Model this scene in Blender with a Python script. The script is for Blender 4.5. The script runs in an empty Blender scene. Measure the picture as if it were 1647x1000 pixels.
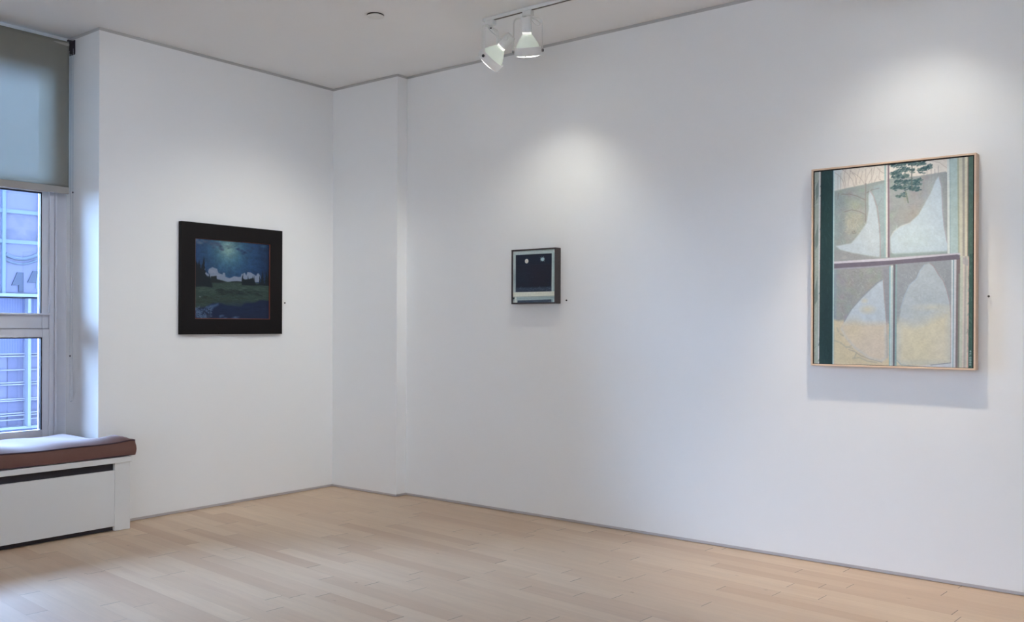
import bpy, bmesh, math, random
import numpy as np
from mathutils import Vector, Matrix
random.seed(7)
S = bpy.context.scene
COL = S.collection

# ---------------------------------------------------------------- camera
F_PX, YAW, ROLL = 1479.9, 0.9030, 0.0037
CAM = Vector((-4.6123, -5.3606, 1.2170))
fwd = Vector((math.sin(YAW), math.cos(YAW), 0))
r0 = Vector((math.cos(YAW), -math.sin(YAW), 0)); u0 = Vector((0, 0, 1))
rt = r0*math.cos(ROLL) + u0*math.sin(ROLL); up = -r0*math.sin(ROLL) + u0*math.cos(ROLL)
cd = bpy.data.cameras.new('camera'); cam = bpy.data.objects.new('camera', cd); COL.objects.link(cam)
cam.matrix_world = Matrix(((rt.x, up.x, -fwd.x, CAM.x), (rt.y, up.y, -fwd.y, CAM.y), (rt.z, up.z, -fwd.z, CAM.z), (0, 0, 0, 1)))
cd.sensor_fit = 'HORIZONTAL'; cd.sensor_width = 36; cd.lens = F_PX/1647*36
cd.shift_y = 23.74/1647; cd.clip_start = .05; cd.clip_end = 200
S.camera = cam

# ---------------------------------------------------------------- world, exposure, daylight openings
S.view_settings.view_transform = 'Standard'; S.view_settings.look = 'None'
S.view_settings.gamma = 1.0; S.view_settings.exposure = 0.0
S.view_settings.use_curve_mapping = False
S.cycles.use_denoising = True
S.cycles.max_bounces = 10; S.cycles.diffuse_bounces = 6; S.cycles.glossy_bounces = 4
S.cycles.transparent_max_bounces = 16; S.cycles.transmission_bounces = 8
S.cycles.sample_clamp_indirect = 40.0
S.cycles.caustics_reflective = False; S.cycles.caustics_refractive = False
wd = bpy.data.worlds.new('sky'); S.world = wd; wd.use_nodes = True
bg = wd.node_tree.nodes['Background']
bg.inputs[0].default_value = (0.41, 0.62, 1.0, 1); # overcast sky, brighter towards the open side (+y) than over the roofs behind
wt = wd.node_tree; tc = wt.nodes.new('ShaderNodeTexCoord'); sp = wt.nodes.new('ShaderNodeSeparateXYZ'); mr = wt.nodes.new('ShaderNodeMapRange')
wt.links.new(tc.outputs['Generated'], sp.inputs[0]); wt.links.new(sp.outputs[1], mr.inputs[0]); 
wt.links.new(mr.outputs[0], bg.inputs[1])
mr.interpolation_type = 'SMOOTHSTEP'
mr.inputs[1].default_value = -.25; mr.inputs[2].default_value = .35; mr.inputs[3].default_value = 4.8; mr.inputs[4].default_value = 58.0
WARM = (1.0, 0.99, 0.88)
ROOM = (0.68, 0.80, 1.0)
BACK = (0.64, 0.78, 1.0)
SPOT_W = dict(left=60, small=17, big=12, side=104, back=420, room=80)

WINS = [(-1.817, -3.05)]
for k, (xa, xb) in enumerate(WINS):     # portals guide the sky light through the panes
    ld = bpy.data.lights.new('window_daylight', 'AREA'); ld.shape = 'RECTANGLE'
    ld.size = abs(xa-xb)-.1; ld.size_y = 2.45; ld.cycles.is_portal = True
    lo = bpy.data.objects.new('window_daylight', ld); COL.objects.link(lo)
    lo.location = ((xa+xb)/2, .505, 1.68); lo.rotation_euler = (math.radians(-90), 0, 0)

# ---------------------------------------------------------------- materials
def srgb(r, g, b):
    f = lambda c: (c/255/12.92 if c/255 <= .04045 else ((c/255+.055)/1.055)**2.4)
    return (f(r), f(g), f(b), 1)
class NT:
    def __init__(s, name):
        s.m = bpy.data.materials.new(name); s.m.use_nodes = True; s.t = s.m.node_tree
        s.b = s.t.nodes['Principled BSDF']
    def n(s, typ, **kw):
        x = s.t.nodes.new(typ)
        for k, v in kw.items(): setattr(x, k, v)
        return x
    def l(s, a, b): s.t.links.new(a, b)
    def math(s, op, a, b=None, c=None):
        x = s.n('ShaderNodeMath', operation=op)
        for i, v in enumerate((a, b, c)):
            if v is None: continue
            if isinstance(v, (int, float)): x.inputs[i].default_value = v
            else: s.l(v, x.inputs[i])
        return x.outputs[0]
    def mix(s, f, a, b, typ='MIX'):
        x = s.n('ShaderNodeMix', data_type='RGBA', blend_type=typ)
        for i, v in ((0, f), (6, a), (7, b)):
            if isinstance(v, (int, float, tuple)): x.inputs[i].default_value = v
            else: s.l(v, x.inputs[i])
        return x.outputs[2]
    def noise(s, scale, detail=3, vec=None, rough=.5):
        x = s.n('ShaderNodeTexNoise'); x.inputs['Scale'].default_value = scale
        x.inputs['Detail'].default_value = detail; x.inputs['Roughness'].default_value = rough
        if vec is not None: s.l(vec, x.inputs['Vector'])
        return x.outputs['Fac']
    def coord(s, scale=(1, 1, 1), rot=(0, 0, 0), kind='Object'):
        tc = s.n('ShaderNodeTexCoord'); mp = s.n('ShaderNodeMapping')
        mp.inputs['Scale'].default_value = scale; mp.inputs['Rotation'].default_value = rot
        s.l(tc.outputs[kind], mp.inputs[0]); return mp.outputs[0]
    def bump(s, h, strength=.2, dist=.001):
        x = s.n('ShaderNodeBump'); x.inputs['Strength'].default_value = strength; x.inputs['Distance'].default_value = dist
        s.l(h, x.inputs['Height']); s.l(x.outputs[0], s.b.inputs['Normal'])

def simple(name, col, rough=.5, metal=0, spec=.5, var=0.04, nscale=8, bump=0, bscale=200, stretch=(1, 1, 1)):
    t = NT(name); v = t.coord(stretch)
    f = t.noise(nscale, 4, v)
    lo = tuple(c*(1-var) for c in col[:3])+(1,); hi = tuple(min(1, c*(1+var)) for c in col[:3])+(1,)
    t.l(t.mix(f, lo, hi), t.b.inputs['Base Color'])
    t.b.inputs['Roughness'].default_value = rough; t.b.inputs['Metallic'].default_value = metal
    t.b.inputs['Specular IOR Level'].default_value = spec
    if bump: t.bump(t.noise(bscale, 2, v), bump, .001)
    return t.m

M = {}
M['wall'] = simple('wall_paint', (.85, .85, .845, 1), .75, spec=.25, var=.008, nscale=2, bump=.12, bscale=260)
M['ceiling'] = simple('ceiling_paint', (.91, .91, .91, 1), .85, spec=.2, var=.008, nscale=2)
M['reveal'] = simple('reveal_metal', (.56, .53, .53, 1), .5, metal=0, spec=.5, var=.05, nscale=3)
M['bead'] = simple('ceiling_bead', (.52, .51, .50, 1), .6, var=.05, nscale=3)
M['white_trim'] = simple('white_trim_paint', (.74, .74, .73, 1), .4, var=.01)
M['cabinet'] = simple('cabinet_paint', (.70, .695, .68, 1), .55, var=.012, nscale=3)
M['vinyl'] = simple('window_vinyl', (.66, .66, .70, 1), .35, var=.01)
M['gasket'] = simple('black_gasket', (.015, .013, .02, 1), .5)
M['dark'] = simple('dark_interior', (.03, .025, .03, 1), .8)
M['black_plastic'] = simple('black_plastic', (.03, .022, .03, 1), .35)
M['lamp_white'] = simple('lamp_enamel', (.78, .78, .76, 1), .35, var=.01)
M['frame_black'] = simple('ebonised_wood', (.008, .0065, .007, 1), .6, spec=.16, var=.25, nscale=30, stretch=(1, 1, 8), bump=.15, bscale=120)
M['frame_rust'] = simple('rust_liner', (.16, .05, .03, 1), .5)
M['frame_purple'] = simple('dark_walnut', (.060, .047, .050, 1), .5, var=.2, nscale=40, stretch=(1, 1, 6))
M['frame_maple'] = simple('maple_frame', (.74, .54, .39, 1), .45, var=.08, nscale=20, stretch=(1, 1, 6))
M['frame_gap'] = simple('frame_gap', (.02, .017, .015, 1), .8)
M['chain'] = simple('chain_bead', (.50, .52, .56, 1), .4)
M['pin'] = simple('black_pin', (.01, .01, .01, 1), .25)
M['steel'] = simple('pin_steel', (.6, .6, .6, 1), .3, metal=1)

def floor_mat():
    t = NT('maple_planks')
    v = t.coord(rot=(0, 0, math.radians(4.0)))
    sx = t.n('ShaderNodeSeparateXYZ'); t.l(v, sx.inputs[0]); X, Y = sx.outputs[0], sx.outputs[1]
    W, L = .0885, 1.75
    r = t.math('DIVIDE', X, W); row = t.math('FLOOR', r); fx = t.math('FRACT', r)
    wn = t.n('ShaderNodeTexWhiteNoise', noise_dimensions='1D'); t.l(row, wn.inputs['W'])
    q = t.math('ADD', t.math('DIVIDE', Y, L), t.math('MULTIPLY', wn.outputs[0], 7.3))
    seg = t.math('FLOOR', q); fy = t.math('FRACT', q)
    cmb = t.n('ShaderNodeCombineXYZ'); t.l(row, cmb.inputs[0]); t.l(seg, cmb.inputs[1])
    wn2 = t.n('ShaderNodeTexWhiteNoise', noise_dimensions='2D'); t.l(cmb.outputs[0], wn2.inputs['Vector'])
    wn3 = t.n('ShaderNodeTexWhiteNoise', noise_dimensions='3D')
    add = t.n('ShaderNodeVectorMath', operation='ADD'); add.inputs[1].default_value = (11.3, 4.7, 2.1)
    t.l(cmb.outputs[0], add.inputs[0]); t.l(add.outputs[0], wn3.inputs['Vector'])
    # second butt joint at a random place inside the run gives uneven board lengths
    split = t.math('ADD', t.math('MULTIPLY', wn3.outputs[0], .5), .25)
    half = t.math('GREATER_THAN', fy, split)
    cmb2 = t.n('ShaderNodeCombineXYZ'); t.l(row, cmb2.inputs[0]); t.l(seg, cmb2.inputs[1]); t.l(half, cmb2.inputs[2])
    wn4 = t.n('ShaderNodeTexWhiteNoise', noise_dimensions='3D'); t.l(cmb2.outputs[0], wn4.inputs['Vector'])
    rp = t.n('ShaderNodeValToRGB'); t.l(wn4.outputs[0], rp.inputs[0])
    e = rp.color_ramp.elements
    e[0].position = 0; e[0].color = (.585, .400, .262, 1); e[1].position = 1; e[1].color = (.70, .525, .365, 1)
    for p_, c_ in ((.2, (.63, .45, .305, 1)), (.55, (.66, .485, .33, 1)), (.8, (.68, .505, .35, 1))):
        x = e.new(p_); x.color = c_
    # grain, offset per board
    off = t.n('ShaderNodeVectorMath', operation='MULTIPLY_ADD')
    t.l(wn4.outputs['Color'], off.inputs[0]); off.inputs[1].default_value = (9, 9, 9)
    sc = t.n('ShaderNodeVectorMath', operation='MULTIPLY'); sc.inputs[1].default_value = (1, .09, 1); t.l(v, sc.inputs[0])
    t.l(sc.outputs[0], off.inputs[2])
    g = t.noise(38, 5, off.outputs[0], .6)
    g2 = t.noise(7, 3, off.outputs[0], .5)
    gr = t.n('ShaderNodeMapRange'); gr.inputs[1].default_value = .35; gr.inputs[2].default_value = .75
    gr.inputs[3].default_value = .0; gr.inputs[4].default_value = 1; t.l(g, gr.inputs[0])
    c = t.mix(t.math('MULTIPLY', gr.outputs[0], .22), rp.outputs[0], (.40, .27, .18, 1))
    gr2 = t.n('ShaderNodeMapRange'); gr2.inputs[1].default_value = .55; gr2.inputs[2].default_value = .8
    t.l(g2, gr2.inputs[0])
    c = t.mix(t.math('MULTIPLY', gr2.outputs[0], .4), c, (.50, .30, .20, 1))
    # knots
    vo = t.n('ShaderNodeTexVoronoi'); vo.inputs['Scale'].default_value = 3.4
    sc2 = t.n('ShaderNodeVectorMath', operation='MULTIPLY'); sc2.inputs[1].default_value = (1.6, 1, 1); t.l(v, sc2.inputs[0])
    t.l(sc2.outputs[0], vo.inputs['Vector'])
    kn = t.n('ShaderNodeMapRange'); kn.inputs[1].default_value = .012; kn.inputs[2].default_value = .05
    kn.inputs[3].default_value = .55; kn.inputs[4].default_value = 0; t.l(vo.outputs['Distance'], kn.inputs[0])
    c = t.mix(kn.outputs[0], c, (.25, .13, .08, 1))
    # joints
    gx = t.math('LESS_THAN', t.math('MINIMUM', fx, t.math('SUBTRACT', 1, fx)), .006)
    d1 = t.math('MULTIPLY', t.math('MINIMUM', fy, t.math('SUBTRACT', 1, fy)), L)
    d2 = t.math('MULTIPLY', t.math('ABSOLUTE', t.math('SUBTRACT', fy, split)), L)
    gy = t.math('LESS_THAN', t.math('MINIMUM', d1, d2), .0019)
    js = t.math('ADD', t.math('MULTIPLY', gx, .22), t.math('MULTIPLY', gy, t.math('MULTIPLY_ADD', wn3.outputs[0], .5, .45)))
    c = t.mix(t.math('MINIMUM', js, 1), c, (.13, .085, .06, 1))
    t.l(c, t.b.inputs['Base Color'])
    t.l(t.math('MULTIPLY_ADD', g2, .12, .38), t.b.inputs['Roughness'])
    t.b.inputs['Specular IOR Level'].default_value = .5
    t.bump(t.math('SUBTRACT', t.noise(25, 3, off.outputs[0]), js), .06, .001)
    return t.m
M['floor'] = floor_mat()

def glass_mat():
    t = NT('window_glass'); o = t.t.nodes['Material Output']; t.t.nodes.remove(t.b)
    tr = t.n('ShaderNodeBsdfTransparent'); tr.inputs[0].default_value = (.93, .96, .97, 1)
    gl = t.n('ShaderNodeBsdfGlossy'); gl.inputs['Roughness'].default_value = .02
    fr = t.n('ShaderNodeFresnel'); fr.inputs[0].default_value = 1.45
    mx = t.n('ShaderNodeMixShader'); t.l(fr.outputs[0], mx.inputs[0]); t.l(tr.outputs[0], mx.inputs[1]); t.l(gl.outputs[0], mx.inputs[2])
    t.l(mx.outputs[0], o.inputs[0]); return t.m
M['glass'] = glass_mat()

def sheer_mat():
    t = NT('sheer_shade_fabric'); o = t.t.nodes['Material Output']; t.t.nodes.remove(t.b)
    v = t.coord((1, 1, 1))
    f = t.noise(900, 2, v); f2 = t.noise(6, 3, v)
    c = t.mix(f2, (.33, .32, .28, 1), (.37, .36, .32, 1))
    df = t.n('ShaderNodeBsdfDiffuse'); t.l(c, df.inputs[0])
    tl = t.n('ShaderNodeBsdfTranslucent'); tl.inputs[0].default_value = (.42, .42, .38, 1)
    tr = t.n('ShaderNodeBsdfTransparent'); tr.inputs[0].default_value = (.9, .92, .9, 1)
    m1 = t.n('ShaderNodeMixShader'); m1.inputs[0].default_value = .28; t.l(df.outputs[0], m1.inputs[1]); t.l(tl.outputs[0], m1.inputs[2])
    m2 = t.n('ShaderNodeMixShader'); t.l(t.math('MULTIPLY_ADD', f, .05, .22), m2.inputs[0]); t.l(m1.outputs[0], m2.inputs[1]); t.l(tr.outputs[0], m2.inputs[2])
    t.l(m2.outputs[0], o.inputs[0]); return t.m
M['sheer'] = sheer_mat()
M['hem'] = simple('shade_hem_fabric', (.40, .375, .34, 1), .8, var=.04, bump=.3, bscale=900)

def cushion_mat():
    t = NT('brown_wool'); v = t.coord()
    f = t.noise(220, 3, v); f2 = t.noise(9, 3, v)
    c = t.mix(f, (.135, .060, .046, 1), (.185, .085, .064, 1)); c = t.mix(t.math('MULTIPLY', f2, .3), c, (.12, .055, .045, 1))
    t.l(c, t.b.inputs['Base Color']); t.b.inputs['Roughness'].default_value = .75
    t.b.inputs['Sheen Weight'].default_value = .8; t.b.inputs['Sheen Roughness'].default_value = .35
    t.b.inputs['Sheen Tint'].default_value = (.95, .9, .95, 1)
    t.bump(t.noise(600, 2, v), .35, .001); return t.m
M['cushion'] = cushion_mat()
M['piping'] = simple('purple_piping', (.05, .02, .03, 1), .7, bump=.3, bscale=500)

def emis(name, col, strength, base=(.9, .9, .9, 1), rough=.1):
    t = NT(name); t.b.inputs['Base Color'].default_value = base; t.b.inputs['Roughness'].default_value = rough
    v = t.coord(); f = t.noise(60, 2, v)
    t.l(t.mix(f, tuple(c*.94 for c in col[:3])+(1,), col), t.b.inputs['Emission Color'])
    t.b.inputs['Emission Strength'].default_value = strength; return t.m
M['lens'] = emis('lamp_lens_lit', (1, .98, .93, 1), 6)
M['bulb'] = emis('lamp_glass_lit', (.76, .86, .72, 1), .34, (.55, .58, .54, 1), .12)
M['neck'] = emis('lamp_neck_lit', (.85, .9, .82, 1), .5, (.7, .7, .68, 1), .2)

def paint_mat(name, rough=.55, weave=900, spec=.3):
    t = NT(name); a = t.n('ShaderNodeVertexColor'); a.layer_name = 'paint'
    v = t.coord((1, 1, 1)); f = t.noise(160, 4, t.coord((1, .5, 2)))
    c = t.mix(.10, a.outputs[0], f, 'OVERLAY')
    t.l(c, t.b.inputs['Base Color']); t.b.inputs['Roughness'].default_value = rough
    t.b.inputs['Specular IOR Level'].default_value = spec
    t.bump(t.noise(weave, 2, v), .25, .0006); return t.m
M['oil'] = paint_mat('oil_paint'); M['oil_small'] = paint_mat('oil_paint_dark', .5); M['oil_gloss'] = paint_mat('oil_paint_varnished', .45)

# ---------------------------------------------------------------- mesh helpers
class MB:
    def __init__(s): s.bm = bmesh.new()
    def box(s, x0, x1, y0, y1, z0, z1, bev=0, seg=2):
        x0, x1 = sorted((x0, x1)); y0, y1 = sorted((y0, y1)); z0, z1 = sorted((z0, z1))
        r = bmesh.ops.create_cube(s.bm, size=1.0)
        vs = r['verts']
        for v in vs:
            v.co = Vector(((x0+x1)/2+v.co.x*(x1-x0), (y0+y1)/2+v.co.y*(y1-y0), (z0+z1)/2+v.co.z*(z1-z0)))
        if bev:
            ed = {e for v in vs for e in v.link_edges}
            bmesh.ops.bevel(s.bm, geom=list(ed), offset=bev, segments=seg, profile=.5, affect='EDGES')
        return s
    def lathe(s, prof, mat=Matrix(), n=40, cap0=True, cap1=True):
        rings = []
        for (r, z) in prof:
            rings.append([s.bm.verts.new(mat @ Vector((r*math.cos(2*math.pi*k/n), r*math.sin(2*math.pi*k/n), z))) for k in range(n)])
        for a, b in zip(rings, rings[1:]):
            for k in range(n):
                s.bm.faces.new((a[k], a[(k+1) % n], b[(k+1) % n], b[k]))
        if cap0: s.bm.faces.new(list(reversed(rings[0])))
        if cap1: s.bm.faces.new(rings[-1])
        return s
    def tube(s, pts, r, n=10, closed=False):
        pts = [Vector(p) for p in pts]; rings = []
        N = len(pts)
        prev = None
        for i, p in enumerate(pts):
            if closed: d = pts[(i+1) % N]-pts[i-1]
            else: d = pts[min(i+1, N-1)]-pts[max(i-1, 0)]
            d.normalize()
            if prev is None:
                a = d.cross(Vector((0, 0, 1)))
                if a.length < .1: a = d.cross(Vector((1, 0, 0)))
            else: a = prev - d*prev.dot(d)
            a.normalize(); prev = a; b = d.cross(a)
            rings.append([s.bm.verts.new(p+(a*math.cos(2*math.pi*k/n)+b*math.sin(2*math.pi*k/n))*r) for k in range(n)])
        M_ = N if closed else N-1
        for i in range(M_):
            A, B = rings[i], rings[(i+1) % N]
            for k in range(n): s.bm.faces.new((A[k], A[(k+1) % n], B[(k+1) % n], B[k]))
        if not closed:
            s.bm.faces.new(list(reversed(rings[0]))); s.bm.faces.new(rings[-1])
        return s
    def strip(s, pts, wdir, w, th):
        """flat bar: follows pts, w wide along wdir, th thick"""
        pts = [Vector(p) for p in pts]; wd_ = Vector(wdir).normalized(); R = []
        for i, p in enumerate(pts):
            d = (pts[min(i+1, len(pts)-1)]-pts[max(i-1, 0)]).normalized(); nrm = d.cross(wd_).normalized()
            R.append([s.bm.verts.new(p+wd_*a*w/2+nrm*b*th/2) for a, b in ((-1, -1), (1, -1), (1, 1), (-1, 1))])
        for A, B in zip(R, R[1:]):
            for k in range(4): s.bm.faces.new((A[k], A[(k+1) % 4], B[(k+1) % 4], B[k]))
        s.bm.faces.new(list(reversed(R[0]))); s.bm.faces.new(R[-1]); return s
    def sphere(s, c, r, sub=1, sc=(1, 1, 1)):
        q = bmesh.ops.create_icosphere(s.bm, subdivisions=sub, radius=r)
        for v in q['verts']: v.co = Vector((v.co.x*sc[0], v.co.y*sc[1], v.co.z*sc[2]))+Vector(c)
        return s
    def prism(s, poly, ax, a0, a1):
        """polygon in the plane normal to ax ('y' -> (x,z)), extruded a0..a1"""
        def P(p, a): return Vector((p[0], a, p[1])) if ax == 'y' else Vector((a, p[0], p[1])) if ax == 'x' else Vector((p[0], p[1], a))
        A = [s.bm.verts.new(P(p, a0)) for p in poly]; B = [s.bm.verts.new(P(p, a1)) for p in poly]
        n = len(poly)
        s.bm.faces.new(A); s.bm.faces.new(list(reversed(B)))
        for k in range(n): s.bm.faces.new((A[k], B[k], B[(k+1) % n], A[(k+1) % n]))
        return s
    def build(s, name, mat, parent=None, smooth=False, **props):
        bmesh.ops.recalc_face_normals(s.bm, faces=s.bm.faces)
        me = bpy.data.meshes.new(name); s.bm.to_mesh(me); s.bm.free()
        if smooth:
            for p in me.polygons: p.use_smooth = True
            me.set_sharp_from_angle(angle=math.radians(40))
        me.materials.append(mat)
        o = bpy.data.objects.new(name, me); COL.objects.link(o)
        if parent is not None:
            o.parent = parent; o.matrix_parent_inverse = Matrix.Translation(-world_loc(parent))
        for k, v in props.items(): o[k] = v
        return o
def world_loc(o):
    l = Vector(o.location)
    if o.parent is not None: l = Vector((0, 0, 0)) if o.type == 'MESH' else l
    return l
def empty(name, loc=(0, 0, 0), **props):
    o = bpy.data.objects.new(name, None); COL.objects.link(o); o.location = loc; o.empty_display_size = .05
    for k, v in props.items(): o[k] = v
    return o

# ---------------------------------------------------------------- room shell
D, L1, H = .0955, .6837, 3.0
G, B0 = .02, .0187           # ceiling shadow gap, floor shadow gap
XL, YB = -7.6, -8.2          # far left wall, wall behind the camera
ST = dict(kind='structure')
MB().box(XL-.3, D+.3, YB-.3, .62, -.25, 0).build('floor', M['floor'], **ST)
MB().box(XL-.3, D+.3, YB-.3, .62, H, H+.25).build('ceiling', M['ceiling'], **ST)
w = MB().box(WINS[0][0], D+.3, 0, .465, B0, H-G)
w.box(WINS[0][1], XL-.3, 0, .465, B0, H-G)
w.build('wall_left', M['wall'], **ST)
for n_, (xa, xb) in enumerate(WINS):
    MB().box(xa, xb, .44, .465, 0, .5).box(xa, xb, .385, .465, 2.84, H).build('wall_window', M['wall'], **ST)
MB().box(D, D+.3, -L1, YB-.3, B0, H-G).build('wall_right', M['wall'], **ST)
MB().box(0, D+.3, 0, -L1, B0, H-G).build('wall_pier', M['wall'], **ST)
MB().box(XL-.3, D+.3, YB-.3, YB, 0, H).build('wall_back', M['wall'], **ST)
MB().box(XL-.3, XL, YB, 0, 0, H).build('wall_far', M['wall'], **ST)
# recessed base strip and recessed ceiling bead (shadow gaps)
rc = .006
def gaps(name_b, name_t, boxes):
    b = MB(); t_ = MB()
    for (x0, x1, y0, y1) in boxes:
        b.box(x0, x1, y0, y1, .0022, B0); t_.box(x0, x1, y0, y1, H-G, H)
    b.build(name_b, M['reveal'], **ST); t_.build(name_t, M['bead'], **ST)
gaps('baseboard_left', 'trim_1', [(WINS[0][0]+.002, D+.3, rc, .5)] )
gaps('baseboard_right', 'trim_2', [(D+rc, D+.28, -L1, YB)])
gaps('baseboard_pier', 'trim_3', [(rc, D+.28, -L1+rc, rc)])
gaps('baseboard_front', 'trim_4', [(a, b, rc, .5) for a, b in ((WINS[0][1], XL),)])

# ---------------------------------------------------------------- windows
def window(n, xa, xb):
    root = empty('window_%d' % n, ((xa+xb)/2, .40, .45), kind='structure')
    f = MB(); dk = MB(); st = MB()
    for x0, s in ((xa, -1), (xb, 1)):
        X = lambda d: x0+s*d
        f.box(X(0), X(.069), .402, .47, .45, 2.98)                 # flat jamb panel
        f.box(X(.069), X(.080), .372, .47, .45, 2.84, .003)        # raised bead
        f.box(X(.083), X(.110), .386, .47, .45, 2.84, .002)
        f.box(X(.0795), X(.0835), .392, .47, .45, 2.84)
    f.box(xa-.09, xb+.09, .386, .47, 2.80, 2.84, .002)             # head
    f.box(xa-.11, xb+.11, .378, .47, 2.062, 2.095, .002)           # transom bar
    f.box(xa-.11, xb+.11, .386, .47, .45, .50)
    f.build('window_frame', M['vinyl'], root)
    # upper fixed light
    def sash(z0, z1, y0, y1, stile, top, bot, gl_name, dark_top):
        q = MB(); a, b = xa-.110, xb+.110
        q.box(a, a-stile, y0, y1, z0, z1, .003); q.box(b, b+stile, y0, y1, z0, z1, .003)
        q.box(a-stile, b+stile, y0, y1, z1-top, z1, .003); q.box(a-stile, b+stile, y0, y1, z0, z0+bot, .003)
        q.build('sash', M['vinyl'], root)
        g = MB(); ga, gb = a-stile, b+stile; e = .007
        g.box(ga, ga-e, y0+.004, y1-.004, z0+bot, z1-top); g.box(gb, gb+e, y0+.004, y1-.004, z0+bot, z1-top)
        g.box(ga, gb, y0+.004, y1-.004, z1-top-dark_top, z1-top)
        g.build('gasket', M['gasket'], root)
        MB().box(ga-e, gb+e, (y0+y1)/2-.002, (y0+y1)/2+.002, z0+bot, z1-top).build('glass_pane', M['glass'], root)
    sash(2.095, 2.80, .392, .43, .055, .033, .012, 'glass', .002)
    sash(1.19, 2.062, .400, .435, .040, .037, .083, 'glass', .007)
    sash(.50, 1.19, .388, .425, .041, .055, .07, 'glass', .006)
    # thin joint line on the lower sash and outer storm frame
    MB().box(xa-.11, xb+.11, .3865, .40, 1.186, 1.1885).build('gasket', M['gasket'], root)
    o = MB(); a, b = xa-.100, xb+.100
    for (x0, s) in ((a, -1), (b, 1)): o.box(x0, x0+s*.036, .472, .484, .5, 2.8, .002)
    o.box(a, b, .472, .484, 2.77, 2.80); o.build('storm_frame', M['vinyl'], root)
    # projecting ledge on the meeting rail
    MB().box(xa-.112, xb+.112, .372, .402, 1.272, 1.283, .003).build('rail_ledge', M['vinyl'], root)
    return root
for n, (xa, xb) in enumerate(WINS): window(n+1, xa, xb)

# ---------------------------------------------------------------- roller shade
def roller_shade():
    root = empty('roller_shade', (-2.4, .30, 2.93), label='grey sheer roller shade pulled halfway down over the window, with a bead chain',
                 category='window shade')
    xa, xb = -1.852, -3.02
    # fabric: thin cloth falling from the roller with a very slight wave
    nx, nz = 60, 40; bm = bmesh.new(); g = []
    for j in range(nz+1):
        z = 2.955-(2.955-2.058)*j/nz; row = []
        for i in range(nx+1):
            x = xa+(xb-xa)*i/nx
            row.append(bm.verts.new((x, .3015+.0012*math.sin(x*9+z*2)+.0008*math.sin(x*23), z)))
        g.append(row)
    for j in range(nz):
        for i in range(nx): bm.faces.new((g[j][i], g[j+1][i], g[j+1][i+1], g[j][i+1]))
    m = MB(); m.bm.free(); m.bm = bm
    fab = m.build('shade_fabric', M['sheer'], root, smooth=True)
    mod = fab.modifiers.new('thickness', 'SOLIDIFY'); mod.thickness = .0008
    rot = Matrix.Translation((xa, .325, 2.938)) @ Matrix.Rotation(math.radians(-90), 4, 'Y')
    MB().lathe([(.024, 0), (.024, abs(xb-xa))], rot, 32).build('roller_tube', M['hem'], root, smooth=True)
    MB().box(xa, xb, .295, .308, 2.018, 2.060, .004, 3).build('hem_bar', M['hem'], root, smooth=True)
    for x0, s in ((-1.8195, -1), (-3.047, 1)):   # curved black end brackets
        b = MB(); pts = []
        for k in range(13):
            a = math.radians(100-k*12.5); pts.append((x0+s*.014, .322-.038*math.cos(a)*1.0+.012, 2.925+.048*math.sin(a)))
        b.strip(pts, (1, 0, 0), .026, .010)
        b.box(x0, x0+s*.003, .29, .36, 2.885, 2.975, .001)
        b.lathe([(.026, -.011), (.028, 0), (.026, .011)], Matrix.Translation((x0+s*.014, .325, 2.935)) @ Matrix.Rotation(math.radians(90), 4, 'Y'), 24)
        b.build('bracket', M['black_plastic'], root, smooth=True)
    c = MB(); zb = .752; zt = 2.915; y0, y1 = .290, .318; xc = -1.832
    z = zt
    path = []
    while z > zb: path.append((xc, y0, z)); z -= .0062
    for k in range(1, 8):
        a = math.pi*k/8; path.append((xc, (y0+y1)/2-.014*math.cos(a), zb-.014*math.sin(a)))
    z = zb
    while z < zt: path.append((xc, y1, z)); z += .0062
    for q in path: c.sphere(q, .0023, 1)
    c.tube(path, .0007, 4)
    ch = c.build('bead_chain', M['chain'], root, smooth=True)
    for q in ((xc, y0, 2.03), (xc, y1, 1.02)): MB().sphere(q, .0042, 2, (1, 1, 1.5)).build('chain_connector', M['black_plastic'], root, smooth=True)
roller_shade()

# ---------------------------------------------------------------- radiator cover and cushion under the window
def radiator_cover():
    root = empty('radiator_cover', (-2.4, 0, 0), label='white painted radiator cover with a long slot, forming a bench under the window', category='radiator cover')
    fy = -.178
    tb = MB()
    tb.box(-1.7060, -3.16, fy-.010, -.001, .400, .433, .004)
    tb.box(-1.821, -3.045, -.02, .368, .400, .433)
    tb.build('top_board', M['cabinet'], root)
    for x0, s in ((-1.712, -1), (-3.15, 1)):
        q = MB().box(x0, x0+s*.096, fy, fy+.022, .001, .3995, .0006, 1)
        q.box(x0, x0+s*.02, fy+.022, -.001, .001, .3995)
        q.build('leg', M['cabinet'], root)
    MB().box(-1.8086, -3.0534, fy+.0006, fy+.020, .030, .357, .0006, 1).build('front_panel', M['cabinet'], root)
    MB().box(-1.735, -3.127, fy+.024, fy+.030, .004, .398).build('slot_shade', M['dark'], root)  # near-black sheet stands in for the shade behind the slot and gap
radiator_cover()

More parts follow.
